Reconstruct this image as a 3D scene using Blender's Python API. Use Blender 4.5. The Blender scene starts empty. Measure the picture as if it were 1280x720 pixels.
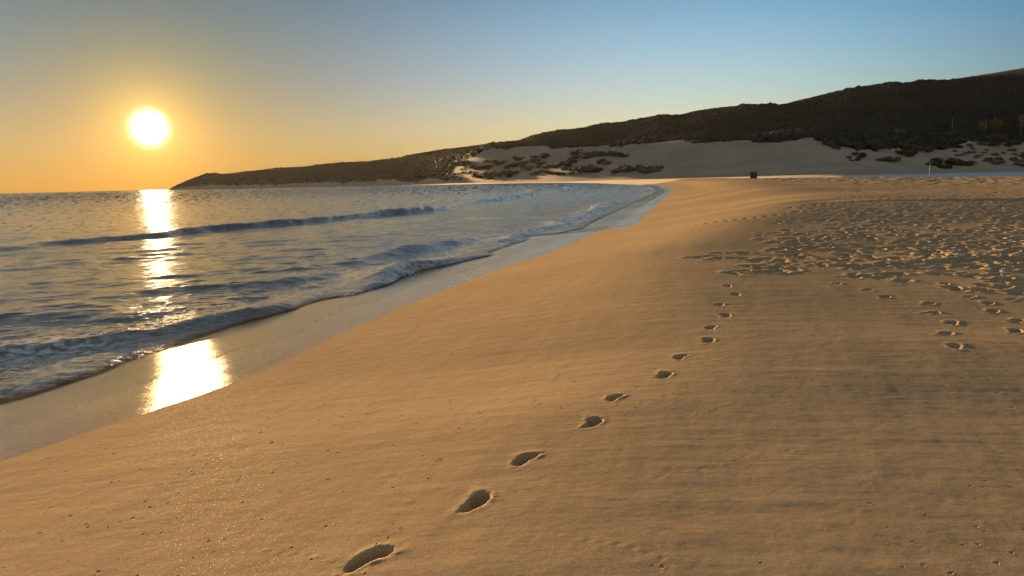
import bpy, math, random
import numpy as np
from mathutils import Matrix, Vector

random.seed(7)
rng = np.random.default_rng(7)
S = bpy.context.scene
COL = S.collection
rad = math.radians

# ------------------------------------------------------------------ camera frame (also used to read plan positions off sight lines)
CAM_H = 2.2
FPX = 924.0
PITCH, ROLL = rad(8.23), rad(1.335)
U0 = np.array([0, math.sin(PITCH), math.cos(PITCH)])
FW = np.array([0, math.cos(PITCH), -math.sin(PITCH)])
RT = math.cos(ROLL) * np.array([1.0, 0, 0]) - math.sin(ROLL) * U0
UP = math.sin(ROLL) * np.array([1.0, 0, 0]) + math.cos(ROLL) * U0
CAM = np.array([0, 0, CAM_H])
SUN_AZ, SUN_EL = rad(-25.4), rad(4.16)


def ray(px, py):
    d = FW + (px - 640) / FPX * RT + (360 - py) / FPX * UP
    return d / np.linalg.norm(d)


def az_el(px, py):
    d = ray(px, py)
    return math.atan2(d[0], d[1]), math.asin(d[2])


def plan(px, py, z=0.0):
    d = ray(px, py)
    return CAM + d * (z - CAM_H) / d[2]


def hit(px, py, zfun, r0=2.0, r1=2500.0, n=6000):
    """first point where a sight line meets a height function"""
    d = ray(px, py)
    t = r0 * (r1 / r0) ** (np.arange(n) / (n - 1))
    P = CAM[None] + t[:, None] * d[None]
    g = P[:, 2] - zfun(P[:, 0], P[:, 1])
    k = np.argmax(g < 0)
    if g[k] >= 0:
        return None
    a, b = t[max(k - 1, 0)], t[k]
    for _ in range(20):
        m = .5 * (a + b)
        Q = CAM + m * d
        if Q[2] - zfun(Q[0:1], Q[1:2])[0] < 0:
            b = m
        else:
            a = m
    return CAM + b * d


# ------------------------------------------------------------------ noise
_T = rng.random((256, 256))


def vnoise(x, y):
    xi = np.floor(x).astype(np.int64); yi = np.floor(y).astype(np.int64)
    fx = x - xi; fy = y - yi
    fx = fx * fx * fx * (fx * (fx * 6 - 15) + 10); fy = fy * fy * fy * (fy * (fy * 6 - 15) + 10)
    x0 = xi & 255; x1 = (xi + 1) & 255; y0 = yi & 255; y1 = (yi + 1) & 255
    a = _T[x0, y0]; b = _T[x1, y0]; c = _T[x0, y1]; d = _T[x1, y1]
    return (a + (b - a) * fx) * (1 - fy) + (c + (d - c) * fx) * fy - .5


def fbm(x, y, octaves=4, gain=.5):
    s = 0; a = 1.0
    for k in range(octaves):
        s = s + a * vnoise(x * 2.03 ** k + 17.3 * k, y * 2.03 ** k - 9.1 * k)
        a *= gain
    return s


def sstep(a, b, x):
    t = np.clip((x - a) / (b - a), 0, 1)
    return t * t * (3 - 2 * t)


def smooth_table(xs, ys, lo, hi, n=4000, w=25):
    """dense, slightly smoothed table of a piecewise linear curve"""
    g = np.linspace(lo, hi, n)
    v = np.interp(g, xs, ys)
    k = np.hanning(w + 2)[1:-1]; k /= k.sum()
    vp = np.concatenate([np.full(w, v[0]) + (np.arange(w) - w) * (v[1] - v[0]), v, np.full(w, v[-1]) + (np.arange(w) + 1) * (v[-1] - v[-2])])
    return g, np.convolve(vp, k, 'same')[w:-w]


# ------------------------------------------------------------------ beach shape
WY = [-14, 0, 5.3, 6.2, 7.2, 7.9, 9.2, 11.6, 15.7, 20.9, 26.5, 28.6, 30.2, 33, 39.5, 67, 116, 190, 260, 420]
WX = [-9.6, -5.5, -3.9, -3.45, -2.95, -2.75, -2.5, -1.9, -.7, 1.2, 2.9, 3.3, 4.55, 5.7, 7.1, 13.7, 25.5, 38.5, 46, 52]
_y1, _x1 = smooth_table(WY, WX, -14, 60, 3000, 61)
_y2, _x2 = smooth_table(WY, WX, -14, 420, 3000, 101)
_xw2 = np.interp(_y1, _y2, _x2)
_mix = sstep(35, 58, _y1)
WTY = np.concatenate([_y1, _y2[_y2 > 60]]); WTX = np.concatenate([_x1 * (1 - _mix) + _xw2 * _mix, _x2[_y2 > 60]])
WTD = np.gradient(WTX, WTY)


def shore_d(x, y):
    """distance inland from the wet-sand line (near part of the bay)"""
    w = np.interp(y, WTY, WTX); dw = np.interp(y, WTY, WTD)
    return (x - w) / np.sqrt(1 + dw * dw)


# face profile: table of height against d/dc, dc = crest distance
_d = np.linspace(-40, 60, 8001)
_sl = np.where(_d < 0, .080, .096)
_sl = _sl + (.062 - .078) * sstep(-4, -9, _d) * 1.0


def prof(d, dc, steep=1.0):
    u = d / dc
    up = np.clip(u, 0, None)
    # slope .096 dropping smoothly to -.02 past the crest, integrated in closed steps through a table
    z = np.interp(up, _PU, _PZ) * dc * steep
    return np.where(d < 0, .2 + np.where(d < -2.7, -.216 + (d + 2.7) * .05, d * .080), .2 + z)


_PU = np.linspace(0, 12, 4001)
_ps = .102 * (1 - sstep(.50, 1.12, _PU)) - .010 * sstep(.75, 1.2, _PU) * (1 - sstep(2.0, 3.6, _PU))
_PZ = np.concatenate([[0], np.cumsum(.5 * (_ps[1:] + _ps[:-1]) * (_PU[1] - _PU[0]))])
DCY = [-14, 0, 6, 11, 15, 21, 28, 36, 60, 110, 200, 420]
DCX = [6.3, 6.0, 5.6, 4.9, 4.4, 5.4, 8.0, 9.0, 9.5, 10, 11, 11]
_dcy, _dcx = smooth_table(DCY, DCX, -14, 420, 6000, 61)
EDGE_AZ = [rad(a) for a in (-10, 8, 12, 16, 20, 26, 31, 36, 50, 90)]
EDGE_Z = [1.7, 1.7, 1.78, 1.72, 1.55, 1.38, 1.12, 1.0, .9, .9]


def beach_z(x, y, detail=True):
    x = np.asarray(x, float); y = np.asarray(y, float)
    d = shore_d(x, y)
    r = np.hypot(x, y); az = np.arctan2(x, y)
    z = prof(d, np.interp(y, _dcy, _dcx), 1 + .42 * sstep(4, 19, y) * (1 - .6 * sstep(60, 120, y)))
    inland = sstep(3, 14, d)
    z = z - .026 * np.clip(d - 3.6, 0, 6) * (1 - sstep(3, 19, y)) * (1 - sstep(12, 22, d)) * sstep(3.2, 5.5, d)
    # cusps further along the bay: low horns and hollows on the face
    w = sstep(26, 44, y)
    ph = y + .5 * d
    z = z + w * .16 * np.sin(ph * 2 * np.pi / 15.5 + 1.2 * vnoise(y * .03, d * 0)) * np.exp(-((d - 6.5) / 5.0) ** 2)
    # flat top climbs slowly to the far edge
    base = np.interp(az, EDGE_AZ, EDGE_Z)
    t = sstep(14, 150, r)
    cr = np.interp(12.0 / np.interp(y, _dcy, _dcx), _PU, _PZ) * 8 + .2
    z = z + inland * t * np.clip(base - z, -1, 3)
    # beyond the edge it falls to the river mouth behind
    z = z - inland * sstep(152, 175, r) * (.9 * sstep(rad(15), rad(24), az) + .12)
    if detail:
        z = z + .009 * fbm(x * .22, y * .22, 3) * sstep(-1, 3, d) + .022 * inland * fbm(x * .09 + 5, y * .09, 3) * sstep(14, 40, r)
    return z


# ------------------------------------------------------------------ far terrain: sand flats, dunes, hills (polar table about the viewpoint's foot)
RX = [150, 205, 212, 230, 232, 245, 255, 268, 276, 290, 320, 400, 500, 550, 590, 650, 665, 700, 750, 800, 825, 850, 870, 935, 975, 985, 1020, 1060, 1120, 1128, 1160, 1178, 1280, 1400, 1600]
RY = [243, 239, 236.6, 228.5, 227.6, 222.5, 219.2, 218, 219, 218, 214.6, 207.5, 199.5, 189.5, 183.5, 176.5, 171, 164.7, 157.6, 149.8, 146, 146, 141, 132.5, 132.5, 131, 123, 113, 104.5, 106, 102, 101.5, 96, 84, 70]
AZ_R = []; EL_R = []
for a, b in zip(RX, RY):
    q = az_el(a, b); AZ_R.append(q[0]); EL_R.append(q[1])


def aztab(xs, vals, yref=215):
    return [az_el(a, yref)[0] for a in xs], vals


FOOT = aztab([150, 215, 300, 400, 500, 560, 620, 700, 800, 900, 1000, 1060, 1110, 1180, 1280, 1400, 1600], [1850, 1800, 1560, 1330, 1120, 960, 790, 655, 570, 530, 510, 512, 535, 600, 660, 690, 700])
FOOT = smooth_table(*FOOT, FOOT[0][0], FOOT[0][-1], 1500, 121)
RIDGE = aztab([150, 215, 300, 400, 500, 560, 620, 700, 800, 900, 1000, 1060, 1110, 1180, 1280, 1400, 1600], [1900, 1880, 1720, 1560, 1420, 1340, 1290, 1240, 1200, 1180, 1150, 1140, 1130, 1120, 1110, 1100, 1100])
# top of the bare sand: elevation and distance
DX = [500, 560, 570, 600, 650, 710, 760, 815, 850, 890, 925, 975, 1015, 1040, 1075, 1130, 1190, 1280, 1400, 1600]
DY = [214, 200, 194, 187.5, 185, 183, 180.5, 178.5, 175.5, 176, 176, 173.5, 172, 179, 185, 186, 182, 181, 180, 180]
DR = [1180, 1040, 1000, 940, 875, 810, 765, 720, 700, 688, 680, 672, 665, 660, 655, 695, 745, 790, 800, 800]
AZ_D = []; EL_D = []
for a, b in zip(DX, DY):
    q = az_el(a, b); AZ_D.append(q[0]); EL_D.append(q[1])

_dg, _dr = smooth_table(AZ_D, DR, AZ_D[0], AZ_D[-1], 1500, 111); _, _de = smooth_table(AZ_D, EL_D, AZ_D[0], AZ_D[-1], 1500, 45)
RIDGE = smooth_table(*RIDGE, RIDGE[0][0], RIDGE[0][-1], 1500, 111)


def far_parts(x, y):
    az = np.arctan2(x, y); r = np.hypot(x, y)
    rf = np.interp(az, *FOOT) + 8 * vnoise(az * 14, az * 0); rr = np.interp(az, *RIDGE)
    rd = np.interp(az, _dg, _dr); ed = np.interp(az, _dg, _de)
    er = np.interp(az, AZ_R, EL_R)
    return az, r, rf, rd, rr, ed, er


# far shoreline in plan, closing the bay round to the headland
SHORE = np.array([[25, 116], [38, 190], [46, 260], [50, 400], [46, 560], [20, 690], [-60, 820], [-180, 1010], [-300, 1180], [-430, 1340], [-590, 1500], [-760, 1660], [-830, 1810]], float)


def seg_dist(x, y, pl):
    best = np.full(np.shape(x), 1e9); sgn = np.ones(np.shape(x))
    for (ax, ay), (bx, by) in zip(pl[:-1], pl[1:]):
        dx, dy = bx - ax, by - ay
        t = np.clip(((x - ax) * dx + (y - ay) * dy) / (dx * dx + dy * dy), 0, 1)
        ex, ey = x - ax - t * dx, y - ay - t * dy
        q = np.hypot(ex, ey); s = np.sign((x - ax) * dy - (y - ay) * dx)
        m = q < best
        best = np.where(m, q, best); sgn = np.where(m, s, sgn)
    return best * sgn


LAGOON_Z = .92


def far_z(x, y, noise=True):
    x = np.asarray(x, float); y = np.asarray(y, float)
    az, r, rf, rd, rr, ed, er = far_parts(x, y)
    sd = seg_dist(x, y, SHORE)
    flat = np.clip(np.where(sd > 0, .2 + sd * .025, .2 + sd * .07), -2.5, 1.15) + .7 * sstep(40, 160, sd)
    # lagoon bed on the right
    lag = sstep(rad(20.0), rad(26.5), az + rad(1.2) * vnoise(r / 40, az * 0)) * sstep(165, 190, r) * (1 - sstep(rf - 60, rf - 10, r))
    flat = flat - 1.8 * lag
    flat = np.where(az > rad(34.5), flat, flat)
    zd = CAM_H + rd * np.tan(ed); zr = CAM_H + rr * np.tan(er)
    zf = np.where(sd > 0, np.minimum(flat, 2.2), flat)
    zf = np.maximum(zf, -1.0)
    u = np.clip((r - rf) / np.maximum(rd - rf, 1), 0, 1)
    left = 1 - sstep(rad(-6), rad(-2), az)
    shape = .92 * u + .08 * sstep(0, 1, u)
    z1 = zf + (zd - zf) * shape
    v = np.clip((r - rd) / np.maximum(rr - rd, 1), 0, 1.0)
    z2 = zd + (zr - zd) * (.75 * v + .25 * sstep(0, 1, v))
    # headland side: straight from the sea up to the ridge
    vl = np.clip((r - rf) / np.maximum(rr - rf, 1), 0, 1)
    z3 = zf + (zr - zf) * np.sin(vl * np.pi / 2) ** .8
    z = np.where(r < rf, flat, np.where(r < rd, z1, z2))
    z = np.where(r < rf, z, z * (1 - left) + z3 * left)
    back = np.clip((r - rr) / 500, 0, 1)
    z = np.where(r > rr, zr * (1 - .5 * back * back) , z)
    if noise:
        up = sstep(rf, rf + 60, r) * (1 - .85 * sstep(rr - 120, rr, r))
        dn = sstep(rf + 5, rf + 70, r) * (1 - sstep(rd - 20, rd + 60, r))
        z = z + up * (1 - .85 * dn) * 7.0 * fbm(x / 130, y / 130, 3) * sstep(0, 90, r - rf)
        # long smooth dune ridges
        dn2 = dn * sstep(rad(9), rad(20), az)
        z = z + dn2 * .7 * (1 - 2 * np.abs(fbm(x / 95 + y / 300, y / 60 - x / 220, 2))) - dn2 * .35
        rough = dn * sstep(rad(23), rad(26), az)
        z = z + rough * 3.6 * fbm(x / 22, y / 22, 3)
    return z


def veg_mask(x, y):
    az, r, rf, rd, rr, ed, er = far_parts(x, y)
    n = fbm(x / 45, y / 45, 4)
    lim = rd + 55 * n
    m = (r > lim) & (r > rf + 12)
    left = (az < rad(-3.7) + rad(2.0) * n) & (r > rf + 16 + 20 * n)
    return m | left


# ------------------------------------------------------------------ mesh building
def make_mesh(name, V, Fq, normals=None, attrs=None, smooth=True, mat=None, parent=None):
    me = bpy.data.meshes.new(name)
    V = np.asarray(V, np.float32); Fq = np.asarray(Fq, np.int32)
    k = Fq.shape[1]
    me.vertices.add(len(V)); me.vertices.foreach_set('co', V.ravel())
    me.loops.add(Fq.size); me.loops.foreach_set('vertex_index', Fq.ravel())
    me.polygons.add(len(Fq)); me.polygons.foreach_set('loop_start', np.arange(0, Fq.size, k, dtype=np.int32))
    try:
        me.polygons.foreach_set('loop_total', np.full(len(Fq), k, dtype=np.int32))
    except Exception:
        pass
    me.polygons.foreach_set('use_smooth', np.full(len(Fq), smooth, dtype=bool))
    for an, av in (attrs or {}).items():
        a = me.attributes.new(an, 'FLOAT', 'POINT'); a.data.foreach_set('value', np.asarray(av, np.float32))
    me.update(calc_edges=True)
    if normals is not None:
        a = me.attributes.new('custom_normal', 'FLOAT_VECTOR', 'POINT')
        a.data.foreach_set('vector', np.asarray(normals, np.float32).ravel())
    if mat:
        me.materials.append(mat)
    o = bpy.data.objects.new(name, me)
    COL.objects.link(o)
    if parent:
        o.parent = parent
    return o


def tag(o, label=None, cat=None, group=None, kind=None):
    if label: o['label'] = label
    if cat: o['category'] = cat
    if group: o['group'] = group
    if kind: o['kind'] = kind
    return o


def empty(name, loc, rz=0.0, sc=1.0):
    o = bpy.data.objects.new(name, None); COL.objects.link(o)
    o.empty_display_size = .2
    o.location = loc; o.rotation_euler = (0, 0, rz); o.scale = (sc, sc, sc)
    return o


def grid_faces(nr, nc):
    i = np.arange(nr - 1)[:, None]; j = np.arange(nc - 1)[None]
    a = i * nc + j
    return np.stack([a, a + 1, a + nc + 1, a + nc], -1).reshape(-1, 4)


def grid_normals(X, Y, Z):
    """vertex normals of a polar grid from central differences (rows outward, columns clockwise)"""
    def df(A, ax): return np.gradient(A, axis=ax)
    ux, uy, uz = df(X, 1), df(Y, 1), df(Z, 1)
    vx, vy, vz = df(X, 0), df(Y, 0), df(Z, 0)
    nx, ny, nz = uy * vz - uz * vy, uz * vx - ux * vz, ux * vy - uy * vx
    L = np.sqrt(nx * nx + ny * ny + nz * nz) * np.sign(nz)
    return np.stack([nx / L, ny / L, nz / L], -1)


def compact(Fq):
    u, inv = np.unique(Fq, return_inverse=True)
    return u, inv.reshape(Fq.shape)


# ------------------------------------------------------------------ materials
def new_mat(name):
    m = bpy.data.materials.new(name); m.use_nodes = True
    nt = m.node_tree; nt.nodes.clear()
    out = nt.nodes.new('ShaderNodeOutputMaterial'); b = nt.nodes.new('ShaderNodeBsdfPrincipled')
    nt.links.new(b.outputs[0], out.inputs['Surface'])
    return m, nt, b, out


class NB:
    def __init__(s, nt): s.nt = nt

    def n(s, t, **k):
        q = s.nt.nodes.new(t)
        for a, v in k.items(): setattr(q, a, v)
        return q

    def lk(s, a, b): s.nt.links.new(a, b)

    def pos(s):
        return s.n('ShaderNodeNewGeometry').outputs['Position']

    def scaled(s, sx, sy, sz, rz=0):
        q = s.n('ShaderNodeMapping'); s.lk(s.pos(), q.inputs['Vector'])
        q.inputs['Scale'].default_value = (sx, sy, sz); q.inputs['Rotation'].default_value = (0, 0, rz)
        return q.outputs[0]

    def noise(s, vec, scale, detail=2, rough=.5):
        q = s.n('ShaderNodeTexNoise'); s.lk(vec, q.inputs['Vector'])
        q.inputs['Scale'].default_value = scale; q.inputs['Detail'].default_value = detail; q.inputs['Roughness'].default_value = rough
        return q.outputs['Fac']

    def math(s, op, a, b=None, c=None, clamp=False):
        q = s.n('ShaderNodeMath', operation=op, use_clamp=clamp)
        for i, v in enumerate((a, b, c)):
            if v is None: continue
            if isinstance(v, (int, float)): q.inputs[i].default_value = v
            else: s.lk(v, q.inputs[i])
        return q.outputs[0]

    def ramp(s, v, a, b, lo=0., hi=1.):
        q = s.n('ShaderNodeMapRange', interpolation_type='SMOOTHSTEP'); s.lk(v, q.inputs[0])
        for i, w in enumerate((a, b, lo, hi)): q.inputs[i + 1].default_value = w
        return q.outputs[0]

    def mix(s, f, a, b):
        q = s.n('ShaderNodeMix', data_type='RGBA')
        for i, v in ((0, f), (6, a), (7, b)):
            if isinstance(v, (int, float)): q.inputs[i].default_value = v
            elif isinstance(v, tuple): q.inputs[i].default_value = (*v, 1)
            else: s.lk(v, q.inputs[i])
        return q.outputs[2]

    def attr(s, name):
        return s.n('ShaderNodeAttribute', attribute_name=name).outputs['Fac']

    def bump(s, h, dist, strength=1., prev=None):
        q = s.n('ShaderNodeBump'); s.lk(h, q.inputs['Height'])
        q.inputs['Distance'].default_value = dist; q.inputs['Strength'].default_value = strength
        if prev is not None: s.lk(prev, q.inputs['Normal'])
        return q.outputs[0]


def sand_material():
    m, nt, b, out = new_mat('beach_sand'); N = NB(nt)
    wet = N.attr('wet')
    big = N.noise(N.scaled(1, 1, 1), .35, 4)
    grain = N.noise(N.scaled(1, 1, 1), 260, 2, .6)
    streak = N.noise(N.scaled(.6, 3.2, 1, rad(14)), 1.6, 4)
    c = N.mix(N.ramp(grain, .33, .67), SAND_A, SAND_B)
    c = N.mix(N.math('MULTIPLY', N.ramp(big, .35, .7), .35), c, SAND_C)
    c = N.mix(N.math('MULTIPLY', N.ramp(streak, .5, .75), .22), c, SAND_D)
    dark = N.noise(N.scaled(1, 1, 1), 85, 1, .5)
    c = N.mix(N.math('MULTIPLY', N.ramp(dark, .72, .80), .7), c, (.10, .07, .045))
    film = N.ramp(wet, .40, .60)
    shore = N.attr('shore')
    wob = N.noise(N.scaled(1, 1, 1), .45, 4, .6); wob2 = N.noise(N.scaled(1, 1, 1), 1.3, 4, .6)
    lap1 = N.math('MULTIPLY_ADD', N.math('SUBTRACT', wob, .5), 2.2, shore)           # edges of two older swash tongues
    lap2 = N.math('MULTIPLY_ADD', N.math('SUBTRACT', wob2, .5), 1.2, shore)
    t1 = N.ramp(lap1, -1.02, -.96); t2 = N.ramp(lap2, -1.9, -1.82)
    bub = N.noise(N.scaled(1, 1, 1), 34, 2, .7)
    line = N.math('MULTIPLY', N.math('MULTIPLY', N.ramp(lap1, -1.10, -1.02), N.math('SUBTRACT', 1.0, t1)), N.ramp(bub, .50, .60))
    line = N.math('ADD', line, N.math('MULTIPLY', N.math('MULTIPLY', N.ramp(shore, -.13, -.05), N.math('SUBTRACT', 1.0, N.ramp(shore, -.03, .0))), N.ramp(bub, .58, .66)), clamp=True)
    wc = N.mix(t1, N.mix(t2, (.105, .074, .042), (.135, .095, .054)), (.205, .138, .070))
    N.lk(N.mix(N.math('MULTIPLY', line, .55), N.mix(film, c, wc), (.62, .60, .55)), b.inputs['Base Color'])
    b.inputs['Roughness'].default_value = .92; b.inputs['Specular IOR Level'].default_value = 0.0
    fine = N.bump(N.noise(N.scaled(1, 1, 1), 150, 3, .7), .0009, 1.0)
    mid = N.bump(N.noise(N.scaled(1, 1, 1), 26, 3, .55), .0014, .8, fine)
    st = N.bump(streak, .006, .6, mid)
    damp_n = N.bump(N.noise(N.scaled(1, 1, 1), 60, 2, .6), .0012, 1.0)
    vm = N.n('ShaderNodeMix', data_type='VECTOR')
    N.lk(film, vm.inputs[0]); N.lk(st, vm.inputs[4]); N.lk(damp_n, vm.inputs[5])
    N.lk(vm.outputs[1], b.inputs['Normal'])
    # the water film on the wet strip, and a few glassy grains in the dry sand
    wn = N.bump(N.noise(N.scaled(1, 1, 1), 1.0, 1, .5), .004, 1.0)
    wn = N.bump(N.noise(N.scaled(1, 1, 1), 70, 0, .5), .0011, 1.0, wn)
    gl = N.n('ShaderNodeBsdfGlossy', distribution='BECKMANN'); gl.inputs['Color'].default_value = (1, 1, 1, 1)
    N.lk(wn, gl.inputs['Normal'])
    sheen = N.noise(N.scaled(.5, 2.2, 1, rad(17)), 1.1, 4, .6)
    N.lk(N.math('MULTIPLY_ADD', t1, .03, N.ramp(sheen, .3, .7, .165, .185)), gl.inputs['Roughness'])
    fr = N.n('ShaderNodeFresnel'); fr.inputs['IOR'].default_value = 1.36; N.lk(wn, fr.inputs['Normal'])
    mx = N.n('ShaderNodeMixShader'); N.lk(N.math('MULTIPLY', N.math('MULTIPLY', fr.outputs[0], film), N.math('SUBTRACT', 1.0, line)), mx.inputs[0])
    N.lk(b.outputs[0], mx.inputs[1]); N.lk(gl.outputs[0], mx.inputs[2])
    gg = N.n('ShaderNodeBsdfGlossy', distribution='BECKMANN'); gg.inputs['Roughness'].default_value = .45; N.lk(fine, gg.inputs['Normal']); gg.inputs['Color'].default_value = (1, .95, .85, 1)
    grain_g = N.math('MULTIPLY', N.ramp(N.noise(N.scaled(1, 1, 1), 190, 0), .76, .83, 0, .035), N.math('SUBTRACT', 1.0, film))
    m2 = N.n('ShaderNodeMixShader'); N.lk(grain_g, m2.inputs[0]); N.lk(mx.outputs[0], m2.inputs[1]); N.lk(gg.outputs[0], m2.inputs[2])
    N.lk(m2.outputs[0], out.inputs['Surface'])
    return m


SAND_A, SAND_B, SAND_C, SAND_D = (.235, .171, .099), (.52, .385, .228), (.29, .212, .123), (.44, .326, .191)


def far_sand_material():
    m, nt, b, out = new_mat('dune_sand'); N = NB(nt)
    n1 = N.noise(N.scaled(1, 1, 1), .03, 5); n2 = N.noise(N.scaled(1, 1, 1), .25, 4)
    c = N.mix(N.ramp(n1, .35, .65), (.30, .230, .155), (.37, .29, .20))
    c = N.mix(N.math('MULTIPLY', N.ramp(n2, .55, .75), .3), c, (.24, .185, .125))
    sz = N.n('ShaderNodeSeparateXYZ'); N.lk(N.pos(), sz.inputs[0])
    c = N.mix(N.ramp(sz.outputs[2], 1.2, 5.0), (.33, .232, .130), c)          # sunlit beach gold painted low down, greyer tone of the shaded dune above
    N.lk(c, b.inputs['Base Color']); b.inputs['Roughness'].default_value = .95
    N.lk(N.bump(n2, .12, .5), b.inputs['Normal'])
    return m


def plain_mat(name, ca, cb, scale, rough=.8, bump=0.0):
    m, nt, b, out = new_mat(name); N = NB(nt)
    n = N.noise(N.scaled(1, 1, 1), scale, 3)
    N.lk(N.mix(N.ramp(n, .3, .7), ca, cb), b.inputs['Base Color'])
    b.inputs['Roughness'].default_value = rough
    if bump: N.lk(N.bump(n, bump), b.inputs['Normal'])
    return m


def water_material(name='sea_water', lagoon=False):
    m, nt, b, out = new_mat(name); N = NB(nt)
    b.inputs['Base Color'].default_value = (.026, .030, .029, 1)
    b.inputs['IOR'].default_value = 1.333
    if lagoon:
        b.inputs['Base Color'].default_value = (.10, .115, .125, 1); b.inputs['Roughness'].default_value = .9; b.inputs['Specular IOR Level'].default_value = 0  # pale base colour paints in the bright sky reflected on the lagoon
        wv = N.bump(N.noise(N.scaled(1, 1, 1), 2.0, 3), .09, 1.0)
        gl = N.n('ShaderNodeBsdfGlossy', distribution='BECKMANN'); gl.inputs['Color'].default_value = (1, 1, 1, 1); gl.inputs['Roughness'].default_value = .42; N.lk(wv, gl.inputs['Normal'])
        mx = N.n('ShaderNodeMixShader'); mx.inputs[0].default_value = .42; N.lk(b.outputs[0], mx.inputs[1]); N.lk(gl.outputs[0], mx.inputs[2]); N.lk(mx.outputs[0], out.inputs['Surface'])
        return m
    far = N.attr('far'); foam = N.attr('foam'); depth = N.attr('depth')
    lace = N.noise(N.scaled(1, 1, .5), 5.5, 5, .62)
    fm = N.math('MULTIPLY', foam, N.ramp(lace, .40, .62), clamp=True)
    N.lk(N.mix(fm, N.mix(N.attr('shallow'), (.028, .031, .029), (.15, .145, .12)), (.74, .74, .72)), b.inputs['Base Color'])
    b.inputs['Roughness'].default_value = .9; b.inputs['Specular IOR Level'].default_value = 0.0
    w1 = N.bump(N.noise(N.scaled(.6, 2.0, 1, rad(-12)), 1.9, 4, .62), .046, 1.0)
    w2 = N.bump(N.noise(N.scaled(.8, 1.8, 1, rad(-20)), 8.0, 3, .6), .009, 1.0, w1)
    gl = N.n('ShaderNodeBsdfGlossy', distribution='BECKMANN'); gl.inputs['Color'].default_value = (1, 1, 1, 1)
    N.lk(N.mix(N.ramp(far, .45, 1.0), (1, 1, 1), (.58, .58, .60)), gl.inputs['Color']); N.lk(N.ramp(far, 0, 1, .06, .25), gl.inputs['Roughness']); N.lk(w2, gl.inputs['Normal'])  # shade between distant waves put into a darker reflection colour
    fr = N.n('ShaderNodeFresnel'); fr.inputs['IOR'].default_value = 1.333; N.lk(w2, fr.inputs['Normal'])
    mx = N.n('ShaderNodeMixShader'); N.lk(N.math('MULTIPLY', fr.outputs[0], N.math('SUBTRACT', 1.0, fm)), mx.inputs[0])
    N.lk(b.outputs[0], mx.inputs[1]); N.lk(gl.outputs[0], mx.inputs[2])
    tr = N.n('ShaderNodeBsdfTransparent'); m2 = N.n('ShaderNodeMixShader'); N.lk(N.ramp(depth, .0, .05), m2.inputs[0])
    N.lk(tr.outputs[0], m2.inputs[1]); N.lk(mx.outputs[0], m2.inputs[2]); N.lk(m2.outputs[0], out.inputs['Surface'])
    return m


M_SAND = sand_material()
M_DUNE = far_sand_material()
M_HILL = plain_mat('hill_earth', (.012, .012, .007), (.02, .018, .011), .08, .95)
M_SEA = water_material()
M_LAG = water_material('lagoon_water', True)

# ------------------------------------------------------------------ beach grid
AZ0, AZ1, NC = rad(-84), rad(84), 1740
rows = [.5]
while rows[-1] < 236:
    r = rows[-1]
    rows.append(r + max(.0085, r * r / (1.5 * 2500)))
R_ = np.array(rows); NR = len(R_)
A_ = np.linspace(AZ0, AZ1, NC)
GX = R_[:, None] * np.sin(A_)[None]; GY = R_[:, None] * np.cos(A_)[None]
GD = shore_d(GX, GY)
GZ = beach_z(GX, GY)
# fine relief: drag marks along the swash, wind ripples, trampled roughness
ca, sa = math.cos(rad(17)), math.sin(rad(17))
LS = GX * sa + GY * ca; LD = GX * ca - GY * sa
dry = sstep(-.05, .6, GD)
near = 1 - sstep(30, 60, np.hypot(GX, GY))
GZ += dry * near * (.0032 * fbm(LS * .55 + LD * .5, LD * 2.3, 4) + 0.0016 * fbm(GX * 1.1, GY * 5.5, 3) + .0012 * fbm(GX * 9, GY * 9, 3))
GR = np.hypot(GX, GY)


def trample(x, y, d, r):
    return sstep(4.0, 6.0, d - .2 * (y - 12) + 1.5 * vnoise(x * .5, y * .5)) * sstep(11.6, 13.6, r + 1.6 * vnoise(x * .8 + 9, y * .8))


TR = trample(GX, GY, GD, GR)
TR = np.maximum(TR, sstep(9, 14, GD) * sstep(60, 110, GR))
GZ += TR * (.011 * fbm(GX * 1.3, GY * 1.3, 4, .55) + .003 * fbm(GX * .45 + 3, GY * .45, 2)) + TR * sstep(35, 110, GR) * (.12 * fbm(GX * .9, GY * .9, 3, .6) + .02 * fbm(GX * .16, GY * .16, 2))


def local(cx, cy, ang, span):
    """row and column ranges of the grid round a point, with local coordinates along/across"""
    r = math.hypot(cx, cy); a = math.atan2(cx, cy)
    i0, i1 = np.searchsorted(R_, [r - span, r + span]); da = span / r
    j0, j1 = np.searchsorted(A_, [a - da, a + da])
    i0 = max(i0 - 1, 0); i1 = min(i1 + 1, NR); j0 = max(j0 - 1, 0); j1 = min(j1 + 1, NC)
    sl = (slice(i0, i1), slice(j0, j1))
    x = GX[sl] - cx; y = GY[sl] - cy
    u = x * math.sin(ang) + y * math.cos(ang); v = x * math.cos(ang) - y * math.sin(ang)
    return sl, u, v


def sole(u, v, L, W, side=1):
    """normalised radius of a foot outline: round heel, wider ball, slight inward bend"""
    t = u / L
    w = W * (1 + .20 * np.clip(t, -1.2, 1.2) - .10 * np.exp(-((t + .1) / .35) ** 2))
    vv = v - side * .018 * (t ** 2 - .3)
    return np.sqrt(np.abs(t) ** 2.3 + np.abs(vv / w) ** 2.3) ** (2 / 2.3)


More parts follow.
